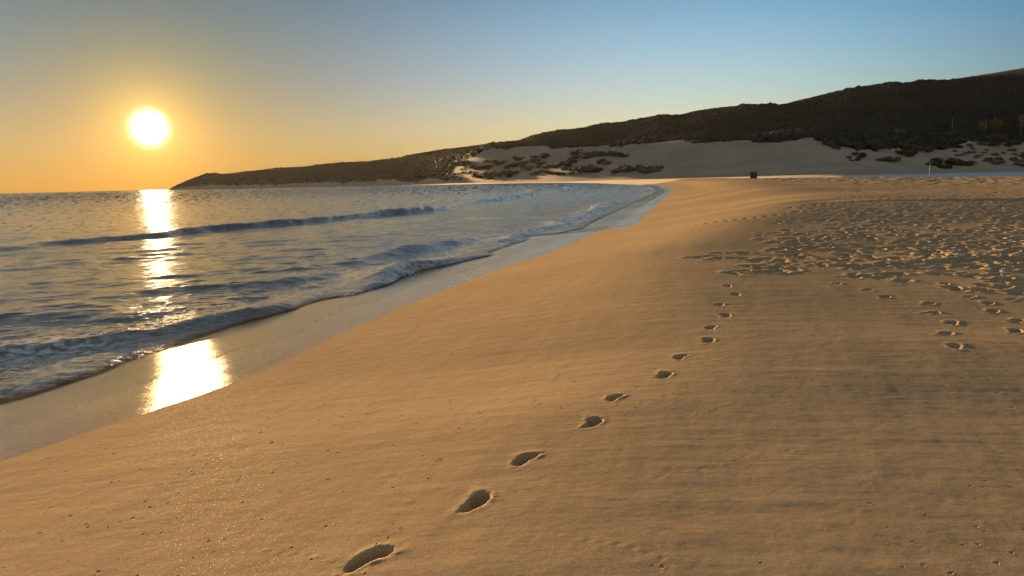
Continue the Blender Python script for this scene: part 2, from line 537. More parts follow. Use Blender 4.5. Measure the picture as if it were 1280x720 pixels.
def stamp(cx, cy, ang, L, W, D, rim, side=1, lump=0.0, soft=.32, seed=0):
    sl, u, v = local(cx, cy, ang, L * 2.4)
    if u.size == 0: return
    n = fbm(u * 14 + seed, v * 14 + 3 * seed, 3)
    q = sole(u, v, L, W, side) + .20 * n + .09 * fbm(u * 40 + seed, v * 40, 2)
    dep = 1 - sstep(1 - soft, 1.06, q)
    t_ = u / L
    z = -D * dep * (.72 + .30 * n + .34 * np.exp(-((t_ - .5) / .34) ** 2) + .30 * np.exp(-((t_ + .62) / .27) ** 2))
    z += lump * dep * np.exp(-((u + .12 * L) / (.34 * L)) ** 2 - ((v - .1 * W) / (.5 * W)) ** 2) * (1 + 1.2 * n)
    # pushed-up rim, thrown further forward at the toe
    z += rim * np.exp(-((q - 1.30) / .26) ** 2) * (.6 + .5 * np.clip(u / L, -.6, 1) + 1.6 * n)
    z += rim * 1.4 * np.clip(fbm(u * 38 + seed, v * 38 - seed, 3) - .12, 0, 1) * np.exp(-((q - 1.35) / .34) ** 2)
    z += rim * .35 * np.exp(-((q - 1.6) / .38) ** 2) * (1 + 1.8 * n)
    GZ[sl] += z


# tracks that read one by one; (pixel, pixel, length scale, depth, side, lump, label)
def bz(x, y): return beach_z(x, y, True)


MAIN = [
    (459, 698, 1.06, .050, 1, .040, 'nearest footprint in the sand trail, deep with a lump of sand in its middle'),
    (594, 628, 1.06, .056, -1, .0, 'second nearest footprint of the trail, broad smooth dark oval in golden sand'),
    (655, 574, .92, .046, 1, .012, 'third nearest footprint of the trail, pale scuffed sand at its left heel'),
    (741, 528, .95, .046, -1, .0, 'long narrow footprint just below the short pair-like print, fourth along the trail'),
    (767, 497, .80, .040, 1, .016, 'short footprint with bright notch at its lower right, fifth along the trail'),
    (830, 469, .98, .042, -1, .0, 'sixth footprint along the trail, clean dark oval at the bend'),
    (850, 446, .85, .038, 1, .012, 'seventh footprint along the trail, small print with pale right rim'),
    (885.5, 425.5, .95, .040, -1, .0, 'eighth footprint along the trail, dark oval on smooth brown sand'),
    (888, 409.5, .85, .034, 1, .008, 'ninth footprint along the trail, faint shallow double dent'),
    (907, 394, .98, .042, -1, .0, 'tenth footprint along the trail, deep dark oval in the flat sand'),
    (899, 381, .85, .036, 1, .010, 'eleventh footprint along the trail, small print left of its neighbours'),
    (920, 368, 1.0, .042, -1, .0, 'twelfth footprint along the trail, wide dark oval below the trampled sand'),
    (909, 357.5, .95, .040, 1, .0, 'thirteenth footprint of the trail, last before the trampled sand begins'),
]
SIDE = [
    (1046, 355, .8, .030, 'small lone footprint at the near edge of the trampled sand'),
    (1084, 362.5, .8, .026, 'flat shallow footprint left of the pale toed print'),
    (1106, 371, .95, .034, 'footprint with pale toe mark, standing alone on smooth sand'),
    (1160, 380, .95, .034, 'upper footprint of the close pair right of centre on smooth sand'),
    (1164, 391, 1.0, .042, 'lower, darker footprint of the close pair right of centre'),
    (1190, 403.5, 1.0, .034, 'dark footprint with a pale scuffed streak running to its right'),
    (1182, 417, .95, .018, 'shallow faded footprint below the scuffed one'),
    (1194, 433, 1.0, .012, 'faintest footprint, a soft shadow on the smooth sand'),
    (1181, 355, .8, .028, 'small footprint just in front of the sandy mound'),
    (1208, 362.5, .8, .032, 'upper print of a pair of small dark footprints before the mound'),
    (1211, 371, .95, .038, 'lower print of a pair of small dark footprints before the mound'),
    (1227, 358, .8, .028, 'small footprint right of the pair before the mound'),
    (1235, 379, .95, .038, 'upper of two dark footprints one above the other near the right edge'),
    (1241, 389, 1.0, .040, 'lower of two dark footprints one above the other near the right edge'),
    (1264, 374, .85, .030, 'thin footprint above the others at the right edge'),
    (1271, 401, .9, .032, 'middle footprint at the right edge, small and shallow'),
    (1270, 414, 1.0, .042, 'lowest and darkest footprint at the right edge'),
]
PR = []
pts = [hit(p[0], p[1], bz, 1.5, 60, 3000) for p in MAIN]
for i, p in enumerate(MAIN):
    a = pts[max(i - 1, 0)]; b = pts[min(i + 1, len(pts) - 1)]
    # long dark oval seen leaning right: sole turned a little out from the line of walk
    ang = math.atan2(b[0] - a[0], b[1] - a[1]) + p[4] * rad(4) - rad(4)
    PR.append((pts[i], ang, .112 * p[2], .050 * p[2] ** .5, p[3] * 1.5, .0022, p[4], p[5], p[6], 'footprints of the trail crossing the smooth sand'))
for i, p in enumerate(SIDE):
    P = hit(p[0], p[1], bz, 1.5, 60, 3000)
    ang = rad(48 + 22 * random.uniform(-1, 1))
    PR.append((P, ang, .115 * p[2], .052, p[3], .004, random.choice((-1, 1)), .0, p[4], 'footprints on the smooth sand at the right'))
# trampled area: many overlapping softer prints and scuffs, part of the beach itself
cnt = 0
while cnt < 2600:
    rr_ = random.uniform(11, 75); rr_ = 11 + (rr_ - 11) * random.random() ** .7
    a = random.uniform(rad(8), rad(62))
    x, y = rr_ * math.sin(a), rr_ * math.cos(a)
    xa, ya = np.array([x]), np.array([y])
    d = shore_d(xa, ya)
    if random.random() > trample(xa, ya, d, np.array([rr_]))[0] * (1.0 if rr_ > 14 else .8): continue
    k = random.uniform(.8, 1.5) * (1.15 if rr_ < 28 else .9)
    stamp(x, y, random.gauss(rad(35), rad(40)), .15 * k, .078 * k, random.uniform(.012, .036) * (1.15 if rr_ < 28 else .8), random.uniform(.002, .006), random.choice((-1, 1)), 0, .6, cnt)
    cnt += 1
# low swash-cut humps at the front of the trampled sand and the churned mound on the right
for px, py, w, h, l in ((948, 331, .35, .016, .20), (1051, 331, .40, .026, .22), (1115, 329, .42, .026, .22), (1215, 322, 1.1, .04, .6), (1175, 326, .5, .02, .3), (1255, 330, .5, .02, .3)):
    P = hit(px, py, bz, 1.5, 60, 3000)
    sl, u, v = local(P[0], P[1], rad(90), w * 2.2)
    n = fbm(u * 3 + px, v * 3, 3); e = np.sqrt((u / w) ** 2 + (v / l) ** 2) + .35 * n
    GZ[sl] += h * (1 - sstep(.15, 1.25, e)) * (1 + (1.3 if px == 1215 else .4) * fbm(u * 9, v * 9, 3))
# faint old track on the upper face
for k in range(22):
    t = k / 21
    P = hit(860 + 130 * t + 4 * (k % 2), 282 - 15 * t - 1.2 * (k % 2), bz, 1.5, 120, 3000)
    stamp(P[0], P[1], rad(40), .15, .07, .014, .002, 1, 0, .6, k)
# little pits and pocks
for k in range(1500):
    r = 2.2 + 8.5 * random.random() ** .8; a = random.uniform(rad(-42), rad(44))
    x, y = r * math.sin(a), r * math.cos(a)
    if shore_d(np.array([x]), np.array([y]))[0] < .35: continue
    if vnoise(np.array([x * .9]), np.array([y * .9]))[0] < -.12: continue
    s = random.uniform(.0028, .0068) * (1 + .05 * r)
    sl, u, v = local(x, y, random.uniform(0, 3), s * 3.2)
    e = np.sqrt((u / (s * 1.5)) ** 2 + (v / s) ** 2)
    GZ[sl] += -.008 * (s / .01) * (1 - sstep(.3, 1.1, e)) + .0008 * np.exp(-((e - 1.35) / .3) ** 2)
# thin wandering scratch lines left by dragged weed and crabs
for (ax, ay, bx, by, amp) in ((800, 600, 1000, 560, 8), (690, 665, 830, 700, 6), (400, 520, 480, 500, 5), (300, 655, 420, 690, 5), (860, 520, 920, 505, 3)):
    for k in range(90):
        t = k / 89
        P = plan(ax + (bx - ax) * t + 4 * random.random(), ay + (by - ay) * t + amp * math.sin(t * 7) * .4 + random.uniform(-1.2, 1.2), .62)
        sl, u, v = local(P[0], P[1], 0, .05)
        e = np.hypot(u, v) / .014
        GZ[sl] += .0006 * math.sin(k * .9) * math.sin(k * .37 + ax) * np.exp(-e * e)
PRINT_R = []
for i, (P, ang, L, W, D, rim, side, lump, lab, grp) in enumerate(PR):
    stamp(P[0], P[1], ang, L, W, D, rim, side, lump, .30, 11 * i + 3)

GN = grid_normals(GX, GY, GZ)
WET = 1 - sstep(-.09, .05, GD + .06 * vnoise(LS * 2, LD * .5) + .03 * vnoise(GX * 6, GY * 6))
VV = np.stack([GX, GY, GZ], -1).reshape(-1, 3); NN = GN.reshape(-1, 3); WW = WET.ravel(); DD = GD.ravel()
FQ = grid_faces(NR, NC)
fc = VV[FQ].mean(1)
keep = shore_d(fc[:, 0], fc[:, 1]) > -14
pid = np.full(len(FQ), -1, np.int32)
for i, (P, ang, L, W, D, rim, side, lump, lab, grp) in enumerate(PR):
    m = np.nonzero((np.abs(fc[:, 0] - P[0]) < L * 2) & (np.abs(fc[:, 1] - P[1]) < L * 2))[0]
    x = fc[m, 0] - P[0]; y = fc[m, 1] - P[1]
    u = x * math.sin(ang) + y * math.cos(ang); v = x * math.cos(ang) - y * math.sin(ang)
    s = m[sole(u, v, L, W, side) < 1.42]
    pid[s] = i
f = FQ[keep & (pid < 0)]
u_, f_ = compact(f)
beach = make_mesh('beach', VV[u_], f_, NN[u_], {'wet': WW[u_], 'shore': DD[u_]}, True, M_SAND)
tag(beach, kind='structure')
for i, pr in enumerate(PR):
    f = FQ[pid == i]
    if len(f) == 0: continue
    u_, f_ = compact(f)
    o = make_mesh('footprint', VV[u_] - pr[0][None], f_, NN[u_], {'wet': WW[u_], 'shore': DD[u_]}, True, M_SAND)
    o.location = pr[0]
    tag(o, pr[8], 'footprint', pr[9])

# ------------------------------------------------------------------ sea
WAZ = np.linspace(rad(-88), rad(26), 1500)
rows = [3.0]
while rows[-1] < 420:
    r = rows[-1]; rows.append(r + max(.028, r * r / (2.2 * 1750)))
while rows[-1] < 3800:
    r = rows[-1]; rows.append(r + min(r * r / (2.2 * 1750), 300))
WR = np.array(rows)
SX = WR[:, None] * np.sin(WAZ)[None]; SY = WR[:, None] * np.cos(WAZ)[None]
SR = np.broadcast_to(WR[:, None], SX.shape)
SD = np.where(SY < 400, shore_d(SX, np.clip(SY, -14, 420)), -200.)
off = -SD - 2.7                                             # metres out from the still-water line
SZ = np.zeros_like(SX)
cellr = np.gradient(WR)[:, None]
damp = sstep(-.6, 5.0, off)
# wind chop: many trains, dropped where the sheet is too coarse for them
for k in range(72):
    lam = .30 * (27 ** (k / 71)) * random.uniform(.9, 1.1)
    th = random.gauss(rad(28), rad(30))                       # heading towards the beach
    kx, ky = math.sin(th) * 2 * np.pi / lam, -math.cos(th) * 2 * np.pi / lam
    amp = .0060 * min(lam, .9) / (1 + (lam / 3.2) ** 2) * random.uniform(.7, 1.3)
    fade = np.clip(1.6 - 3.0 * cellr / lam, 0, 1)
    live = fade[:, 0] > 0
    n = int(live.sum())
    if n == 0: continue
    ph = kx * SX[:n] + ky * SY[:n] + random.uniform(0, 6.28) + 2.0 * vnoise(SX[:n] / (lam * 5), SY[:n] / (lam * 5))
    s = np.sin(ph)
    SZ[:n] += amp * (s + .25 * np.abs(s)) * fade[:n]
patch = .75 + .9 * fbm(SX / 14, SY / 9, 2)
SZ *= damp * np.clip(patch, .3, 1.6)
foam = np.zeros_like(SX)


def polyline_sd(pl):
    """distance across and along a wave line, for the sheet's points"""
    pl = np.asarray(pl); L = np.concatenate([[0], np.cumsum(np.hypot(*np.diff(pl, axis=0).T))])
    m = (SX > pl[:, 0].min() - 9) & (SX < pl[:, 0].max() + 9) & (SY > pl[:, 1].min() - 9) & (SY < pl[:, 1].max() + 9)
    x, y = SX[m], SY[m]
    best = np.full(x.shape, 1e9); sg = np.ones(x.shape); al = np.zeros(x.shape)
    for k in range(len(pl) - 1):
        a, b = pl[k], pl[k + 1]; d = b - a; l2 = d @ d
        t = np.clip(((x - a[0]) * d[0] + (y - a[1]) * d[1]) / l2, 0, 1)
        ex, ey = x - a[0] - t * d[0], y - a[1] - t * d[1]; q = np.hypot(ex, ey)
        mm = q < best
        best = np.where(mm, q, best); sg = np.where(mm, np.sign((x - a[0]) * d[1] - (y - a[1]) * d[0]), sg); al = np.where(mm, L[k] + t * L[-1] * 0 + t * math.sqrt(l2), al)
    return m, best * sg, al / L[-1], L[-1]


def dens(pl, n=60):
    pl = np.asarray(pl, float); L = np.concatenate([[0], np.cumsum(np.hypot(*np.diff(pl, axis=0).T))])
    g = np.linspace(0, L[-1], n)
    q = np.stack([np.interp(g, L, pl[:, 0]), np.interp(g, L, pl[:, 1])], 1)
    for _ in range(6):
        q[1:-1] = .25 * q[:-2] + .5 * q[1:-1] + .25 * q[2:]
    return q


def roller(pix, heights, back, front, seed=0, foam_at=()):
    """a wave with a long seaward back and a steep shoreward face; heights along its line"""
    pl = dens([plan(px, py, 0)[:2] for px, py in pix])
    m, e, t, L = polyline_sd(pl)
    e = e + 1.1 * vnoise(t * L / 4 + seed, t * 0) + .35 * vnoise(t * L / 1.2 + seed, e * .2)
    A = np.interp(t, np.linspace(0, 1, len(heights)), heights) * (1 + .5 * vnoise(t * L / 3.0 + 7 + seed, e * .15))
    pf = np.where(e > 0, np.exp(-(e / front) ** 2), np.exp(-np.abs(e / back) ** 1.5))
    trough = -.16 * np.exp(-((e - front * 2.2) / (front * 1.4)) ** 2)
    ends = sstep(0, .07, t) * (1 - sstep(.93, 1, t))
    SZ[m] += A * (pf + trough) * ends
    for t0, tw, s in foam_at:
        foam[m] = np.maximum(foam[m], s * np.exp(-((t - t0) / tw) ** 2) * np.exp(-((e - .15) / (front * .9)) ** 2))


roller([(-60, 318), (60, 304), (180, 298), (300, 284), (420, 275), (530, 264), (575, 258)], [.05, .12, .22, .27, .30, .36, .30, .0], 2.1, .58, 1, [(.93, .05, .9), (.70, .05, .45), (.80, .03, .5)])
roller([(560, 257), (610, 252), (650, 247), (668, 243)], [.0, .42, .42, .5, .3], 2.2, .8, 5, [(.8, .16, .9)])
roller([(660, 244), (690, 240), (712, 237), (735, 234)], [.1, .45, .5, .2], 2.6, .9, 9, [(.6, .25, .9)])
roller([(330, 345), (420, 333), (500, 316), (545, 305), (590, 296)], [.03, .07, .20, .12, .04], .9, .42, 13, [(.6, .2, .5)])
roller([(100, 372), (200, 362), (330, 360), (430, 340)], [.02, .06, .07, .03], 1.0, .5, 17)
roller([(-60, 395), (40, 392), (150, 400), (260, 385)], [.05, .07, .06, .03], .9, .45, 21)
roller([(-40, 450), (30, 446), (110, 436), (200, 420), (300, 402), (380, 382)], [.085, .09, .08, .07, .07, .05], .75, .28, 25, [(.12, .18, .55), (.5, .2, .35)])
roller([(400, 378), (460, 362), (495, 351), (530, 337), (600, 316)], [.05, .12, .24, .10, .06], .7, .30, 29, [(.45, .2, 1.0)])
roller([(600, 312), (660, 294), (700, 280), (745, 262), (775, 252)], [.06, .08, .10, .22, .12], .9, .4, 33, [(.72, .14, 1.0), (.3, .2, .4)])
# broken water along the edge
edge = np.exp(-((off - 1.3) / 1.6) ** 2) * (SR < 300)
SZ += edge * (.034 * fbm(SX * 2.0, SY * 2.0, 4, .62) + .022)
SZ += np.exp(-((off - .15) / .45) ** 2) * (.030 + .05 * vnoise(LS[0, 0] * 0 + SY * .35, SX * .1)) * (SR < 300)
foam = np.maximum(foam, edge * np.clip(.42 + 1.4 * fbm(SX * .5 + 4, SY * .5, 3), 0, .8))
foam = np.maximum(foam, .75 * np.exp(-((off - .05) / .22) ** 2) * np.clip(.55 + 1.5 * vnoise(SX * .7, SY * .7), 0, 1) * (SR < 300))
bzv = np.where(SY < 400, beach_z(SX, np.clip(SY, -14, 415), False), -5.)
depth = np.where(SR < 230, SZ - bzv, 1.0)
SV = np.stack([SX, SY, SZ], -1).reshape(-1, 3)
FS = grid_faces(len(WR), len(WAZ))
dk = depth.ravel()
keep = dk[FS].max(1) > -.06
fcx = SV[FS].mean(1)
keep &= ~((fcx[:, 1] > 150) & (np.where(fcx[:, 1] > 110, seg_dist(fcx[:, 0], fcx[:, 1], SHORE), -9) > 25))
u_, f_ = compact(FS[keep])
SN = grid_normals(SX, SY, SZ)
wn1 = rng.normal(size=SX.shape); wn2 = rng.normal(size=SX.shape)
for _ in range(1):
    wn1[:, 1:-1] = (wn1[:, :-2] + wn1[:, 1:-1] + wn1[:, 2:]) / 3 ** .5; wn2[:, 1:-1] = (wn2[:, :-2] + wn2[:, 1:-1] + wn2[:, 2:]) / 3 ** .5
sg_ = .070 * sstep(14, 60, SR) + .11 * sstep(80, 260, SR) * (1 - .7 * sstep(260, 700, SR))
SN = SN + np.stack([wn1 * sg_ * .36, wn2 * sg_, np.zeros_like(SX)], -1)
SN /= np.linalg.norm(SN, axis=-1)[..., None]
sea = make_mesh('sea', SV[u_], f_, SN.reshape(-1, 3)[u_], {'far': np.sqrt(sstep(0, 5.6, np.log(SR / 8))).ravel()[u_], 'foam': foam.ravel()[u_], 'depth': dk[u_], 'shallow': np.exp(-np.clip(off, 0, 80) / 16).ravel()[u_]}, True, M_SEA)
tag(sea, kind='structure')

# ------------------------------------------------------------------ far terrain
FA = np.linspace(rad(-30), rad(52), 1150)
FR = np.concatenate([np.linspace(226, 420, 40), np.linspace(424, 1180, 330), np.linspace(1185, 2100, 120)])
TX = FR[:, None] * np.sin(FA)[None]; TY = FR[:, None] * np.cos(FA)[None]
bl = sstep(232, 300, np.hypot(TX, TY))
TZ = (beach_z(TX, TY) - .05) * (1 - bl) + far_z(TX, TY) * bl
VG = veg_mask(TX, TY)
TV = np.stack([TX, TY, TZ], -1).reshape(-1, 3)
FT = grid_faces(len(FR), len(FA))
tz = TZ.ravel()
kp = tz[FT].max(1) > -1.2
vg = VG.ravel()[FT].mean(1) > .5
TN = grid_normals(TX, TY, TZ).reshape(-1, 3)
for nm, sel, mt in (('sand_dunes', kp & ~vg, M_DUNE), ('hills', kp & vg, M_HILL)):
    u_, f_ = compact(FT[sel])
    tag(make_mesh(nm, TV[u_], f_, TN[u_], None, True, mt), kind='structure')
# a paler ridge further back on the right
BA = np.linspace(rad(22), rad(54), 240)
rx = [1000, 1060, 1100, 1140, 1180, 1230, 1280, 1400, 1600]; ry = [170, 135, 116, 107, 100.3, 91.5, 83.5, 66, 50]
baz = [az_el(a, b)[0] for a, b in zip(rx, ry)]; bel = [az_el(a, b)[1] for a, b in zip(rx, ry)]
BR = np.linspace(1250, 2300, 60)
be = np.interp(BA, baz, bel)
top = (CAM_H + 1830 * np.tan(be)) / 1.15 * .999
BX = BR[:, None] * np.sin(BA)[None]; BY = BR[:, None] * np.cos(BA)[None]
BZ = top[None] * np.clip((BR - 1230) / 520, 0, 1.15)[:, None] + 5 * fbm(BX / 160, BY / 160, 4) * sstep(22, 60, top)[None]
BVt = np.stack([BX, BY, BZ], -1).reshape(-1, 3)
M_RIDGE = plain_mat('far_ridge_scrub', (.035, .035, .024), (.055, .05, .036), .05, .95)
tag(make_mesh('far_ridge', BVt, grid_faces(60, 240), None, None, True, M_RIDGE), kind='structure')
# lagoon sheet
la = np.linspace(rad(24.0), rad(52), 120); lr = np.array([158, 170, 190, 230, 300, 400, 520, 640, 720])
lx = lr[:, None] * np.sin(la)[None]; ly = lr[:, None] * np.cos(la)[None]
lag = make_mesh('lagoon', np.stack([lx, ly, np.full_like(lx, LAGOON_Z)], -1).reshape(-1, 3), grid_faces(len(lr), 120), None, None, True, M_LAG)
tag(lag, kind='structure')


def ground_far(x, y):
    r = np.hypot(x, y); b = sstep(232, 300, r)
    return np.where(r < 230, beach_z(x, y), (beach_z(x, np.clip(y, -14, 415)) - .05) * (1 - b) + far_z(x, y) * b)


# ------------------------------------------------------------------ vegetation
def ico():
    p = (1 + 5 ** .5) / 2
    V = np.array([(-1, p, 0), (1, p, 0), (-1, -p, 0), (1, -p, 0), (0, -1, p), (0, 1, p), (0, -1, -p), (0, 1, -p), (p, 0, -1), (p, 0, 1), (-p, 0, -1), (-p, 0, 1)], float)
    F = np.array([(0, 11, 5), (0, 5, 1), (0, 1, 7), (0, 7, 10), (0, 10, 11), (1, 5, 9), (5, 11, 4), (11, 10, 2), (10, 7, 6), (7, 1, 8), (3, 9, 4), (3, 4, 2), (3, 2, 6), (3, 6, 8), (3, 8, 9), (4, 9, 5), (2, 4, 11), (6, 2, 10), (8, 6, 7), (9, 8, 1)])
    return V / np.linalg.norm(V[0]), F


IV, IF = ico()


def clumps(P, sz, flat=.7, jit=.35):
    """one mesh of jittered lumps, one per point"""
    n = len(P)
    V = IV[None] * (1 + jit * (rng.random((n, 12, 1)) - .5) * 2)
    V = V * np.asarray(sz)[:, None, None]; V[..., 2] *= flat
    V = V + P[:, None]
    F = IF[None] + 12 * np.arange(n)[:, None, None]
    return V.reshape(-1, 3), F.reshape(-1, 3)


def leaf_mat(name, ca, cb, cc):
    m, nt, b, out = new_mat(name); N = NB(nt)
    n1 = N.noise(N.scaled(1, 1, 1), .03, 3); n2 = N.noise(N.scaled(1, 1, 1), .5, 3)
    c = N.mix(N.ramp(n1, .35, .65), ca, cb)
    c = N.mix(N.ramp(n2, .45, .75), c, cc)
    N.lk(c, b.inputs['Base Color']); b.inputs['Roughness'].default_value = .75
    b.inputs['Specular IOR Level'].default_value = .2
    return m


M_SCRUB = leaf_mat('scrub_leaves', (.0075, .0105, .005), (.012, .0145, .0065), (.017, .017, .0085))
M_SHRUB = leaf_mat('shrub_leaves', (.050, .050, .022), (.068, .062, .028), (.10, .08, .036))
M_GOLD = leaf_mat('dune_grass', (.16, .125, .05), (.20, .15, .06), (.10, .10, .035))
M_TREE = leaf_mat('tree_leaves', (.12, .105, .03), (.16, .12, .035), (.08, .085, .025))
M_BARK = plain_mat('bark', (.09, .065, .045), (.14, .10, .07), 3, .9)

n = 90000
a = rng.uniform(rad(-26), rad(44), n); t = rng.random(n)
rfa = np.interp(a, *FOOT); rra = np.interp(a, *RIDGE)
r = rfa + (rra + 25 - rfa) * np.sqrt(t)
x, y = r * np.sin(a), r * np.cos(a)
ok = veg_mask(x, y)
x, y, r = x[ok], y[ok], r[ok]
z = ground_far(x, y)
ok = z > 1.0
x, y, z, r = x[ok], y[ok], z[ok], r[ok]
sz = rng.uniform(1.0, 2.6, len(x)) * (.75 + .9 * (fbm(x / 60, y / 60, 2) + .5)) * np.clip((z + 4) / 14, .5, 1)
V, F = clumps(np.stack([x, y, z + .25 * sz], 1), sz, .75)
ne = 2600
ae = rng.uniform(rad(-24), rad(42), ne); re_ = np.interp(ae, *RIDGE) - rng.uniform(-25, 50, ne)
xe, ye = re_ * np.sin(ae), re_ * np.cos(ae); ze = ground_far(xe, ye); se = rng.uniform(1.6, 3.6, ne) * np.clip(.8 + 1.4 * vnoise(ae * 60, ae * 0), .35, 1.5) * np.clip(ze / 30, .45, 1)
V2, F2 = clumps(np.stack([xe, ye, ze + .35 * se], 1), se, .8)
F = np.concatenate([F, F2 + len(V)]); V = np.concatenate([V, V2])
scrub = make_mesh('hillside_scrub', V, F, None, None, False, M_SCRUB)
tag(scrub, kind='stuff')


def bush_mesh(seed, nl=420):
    """low irregular shrub about 1 m in radius: lobes filled with small leaf sprays"""
    rg = np.random.default_rng(seed)
    nlobe = rg.integers(4, 7)
    c = np.stack([rg.uniform(-.6, .6, nlobe), rg.uniform(-.6, .6, nlobe), rg.uniform(.15, .5, nlobe)], 1); s = rg.uniform(.3, .55, nlobe)
    k = rg.integers(0, nlobe, nl); d = rg.normal(size=(nl, 3)); d /= np.linalg.norm(d, axis=1)[:, None]
    P = c[k] + d * (s[k] * rg.uniform(.55, 1.08, nl))[:, None]
    P[:, 2] = np.abs(P[:, 2])
    e1 = rg.normal(size=(nl, 3)); e1 /= np.linalg.norm(e1, axis=1)[:, None]
    e2 = np.cross(e1, d); e2 /= np.linalg.norm(e2, axis=1)[:, None] + 1e-9
    w = rg.uniform(.07, .17, nl)[:, None]
    V = np.stack([P - e1 * w, P + e2 * w * .7, P + e1 * w, P - e2 * w * .7], 1).reshape(-1, 3)
    return V, np.arange(4 * nl).reshape(-1, 4)


PROTO = {}


def shrub(kind, loc, wid, hei, label, group, cat):
    key = (kind, random.randrange(5))
    mt = {'shrub': M_SHRUB, 'grass': M_GOLD}[kind]
    nm = {'shrub': 'dune_shrub', 'grass': 'dune_grass_tussock'}[kind]
    if key not in PROTO:
        V, F = bush_mesh(100 + key[1] + (50 if kind == 'grass' else 0))
        o = make_mesh(nm, V, F, None, None, False, mt); PROTO[key] = o
    else:
        o = PROTO[key].copy(); COL.objects.link(o)
    o.location = loc; o.rotation_euler = (0, 0, random.uniform(0, 6.28)); o.scale = (wid, wid, hei)
    tag(o, label, cat, group)
    return o


CL = [  # pixel box of each thicket, shrubs in it, kind, label
    (562, 586, 200, 213, 7, 'shrub', 'dark shrub in the leftmost thicket where the dunes meet the headland'),
    (588, 617, 200, 213, 7, 'shrub', 'dark rounded shrub in the second thicket from the left on the pale dune'),
    (619, 647, 203, 213, 6, 'shrub', 'dark shrub in the thicket left of the largest dune thicket'),
    (643, 684, 195, 208, 9, 'shrub', 'dark shrub in the large upper thicket in the middle of the pale dune'),
    (696, 720, 200, 208, 5, 'shrub', 'shrub in the small thicket right of the largest dune thicket'),
    (714, 753, 191, 199, 7, 'shrub', 'shrub in the thin slanting row climbing the pale dune'),
    (748, 762, 199, 206, 3, 'shrub', 'shrub in the small patch under the rightmost dune thicket'),
    (759, 782, 191, 198, 5, 'shrub', 'shrub in the rightmost dark thicket alone on the bare dune slope'),
    (652, 720, 209, 221, 16, 'shrub', 'low shrub in the broad thicket at the foot of the dune above the far beach'),
    (721, 746, 212, 218, 4, 'shrub', 'low shrub in the flat patch right of the broad thicket at the dune foot'),
    (595, 618, 215, 224, 5, 'shrub', 'low shrub at the water side below the second thicket from the left'),
    (621, 645, 215, 223, 4, 'shrub', 'low shrub at the dune foot between two lower thickets'),
    (772, 828, 211, 216, 8, 'grass', 'thin brownish grass tussock on the low sand at the far end of the beach'),
    (1059, 1080, 188, 202, 7, 'shrub', 'shrub on the sunlit sandy spur where the bare dune ends'),
    (1105, 1120, 198, 204, 3, 'grass', 'sunlit tussock on the small bare mound above the lagoon tip'),
    (1125, 1144, 191, 197, 4, 'shrub', 'shrub on top of the small sand knoll behind the lagoon'),
    (1139, 1160, 183, 190, 4, 'shrub', 'shrub at the scrub edge right of the sand knoll'),
    (1165, 1213, 203, 211, 9, 'shrub', 'low dark shrub on the bank beside the lagoon, behind the thin post'),
    (1186, 1236, 174, 198, 20, 'grass', 'golden sunlit tussock on the large broken dune right of the knoll'),
    (1232, 1256, 191, 206, 8, 'grass', 'golden sunlit tussock on the slanting dune near the lagoon bank'),
    (1263, 1290, 186, 208, 8, 'grass', 'golden tussock on the dune at the right edge of the view'),
    (1138, 1190, 166, 182, 14, 'shrub', 'sunlit olive shrub in the thicket between the hill and the sand knoll'),
    (552, 584, 209, 227, 13, 'shrub', 'shrub on the sandy nose where the dark headland drops to the far beach'),
    (1236, 1290, 172, 184, 10, 'shrub', 'olive shrub above the golden dune below the rightmost utility pole'),
    (1092, 1140, 176, 186, 8, 'shrub', 'olive shrub at the lower edge of the scrub left of the sand knoll'),
    (1030, 1070, 178, 187, 8, 'shrub', 'shrub along the top edge of the bare dune below the hill'),
]
for (x0, x1, y0, y1, n, kind, lab) in CL:
    n = int(n * 1.4)
    for k in range(n):
        t = (k + random.random()) / n
        px = x0 + (x1 - x0) * t; py = y1 - (y1 - y0) * (random.random() if n > 3 else .5)
        P = hit(px, py, ground_far, 200, 1500, 2600)
        if P is None: continue
        sc = np.hypot(P[0], P[1]) / FPX
        wd = (x1 - x0) / n * sc * random.uniform(.9, 1.7); wd = max(min(wd * 1.5, 9.5), 2.4)
        shrub(kind, (P[0], P[1], P[2] - .15), wd, wd * random.uniform(.5, .8), lab, 'grass tussocks on the dunes' if kind == 'grass' else 'shrubs on the dunes', 'grass' if kind == 'grass' else 'shrub')


def tube(pts, rads, ns=8):
    V = []; F = []
    pts = [Vector(p) for p in pts]
    for i, p in enumerate(pts):
        d = (pts[min(i + 1, len(pts) - 1)] - pts[max(i - 1, 0)]).normalized()
        a = d.orthogonal().normalized(); b = d.cross(a)
        for k in range(ns):
            q = p + (a * math.cos(2 * math.pi * k / ns) + b * math.sin(2 * math.pi * k / ns)) * rads[i]
            V.append(q[:])
    for i in range(len(pts) - 1):
        for k in range(ns):
            F.append((i * ns + k, i * ns + (k + 1) % ns, (i + 1) * ns + (k + 1) % ns, (i + 1) * ns + k))
    for i0 in (0, len(pts) - 1):
        c = len(V); V.append(pts[i0][:])
        for k in range(ns):
            F.append((i0 * ns + k, i0 * ns + (k + 1) % ns, c, c))
    return V, F


def solid(name, parts, mat, parent=None, smooth=False):
    """parts: list of (verts, faces) with mixed faces joined into one mesh"""
    V = []; F = []
    for v, f in parts:
        o = len(V); V += [tuple(q) for q in v]
        F += [tuple(dict.fromkeys(i + o for i in q)) for q in f]
    me = bpy.data.meshes.new(name); me.from_pydata(V, [], F); me.update()
    me.polygons.foreach_set('use_smooth', np.full(len(me.polygons), smooth, dtype=bool))
    me.materials.append(mat)
    o = bpy.data.objects.new(name, me); COL.objects.link(o)
    if parent: o.parent = parent
    return o


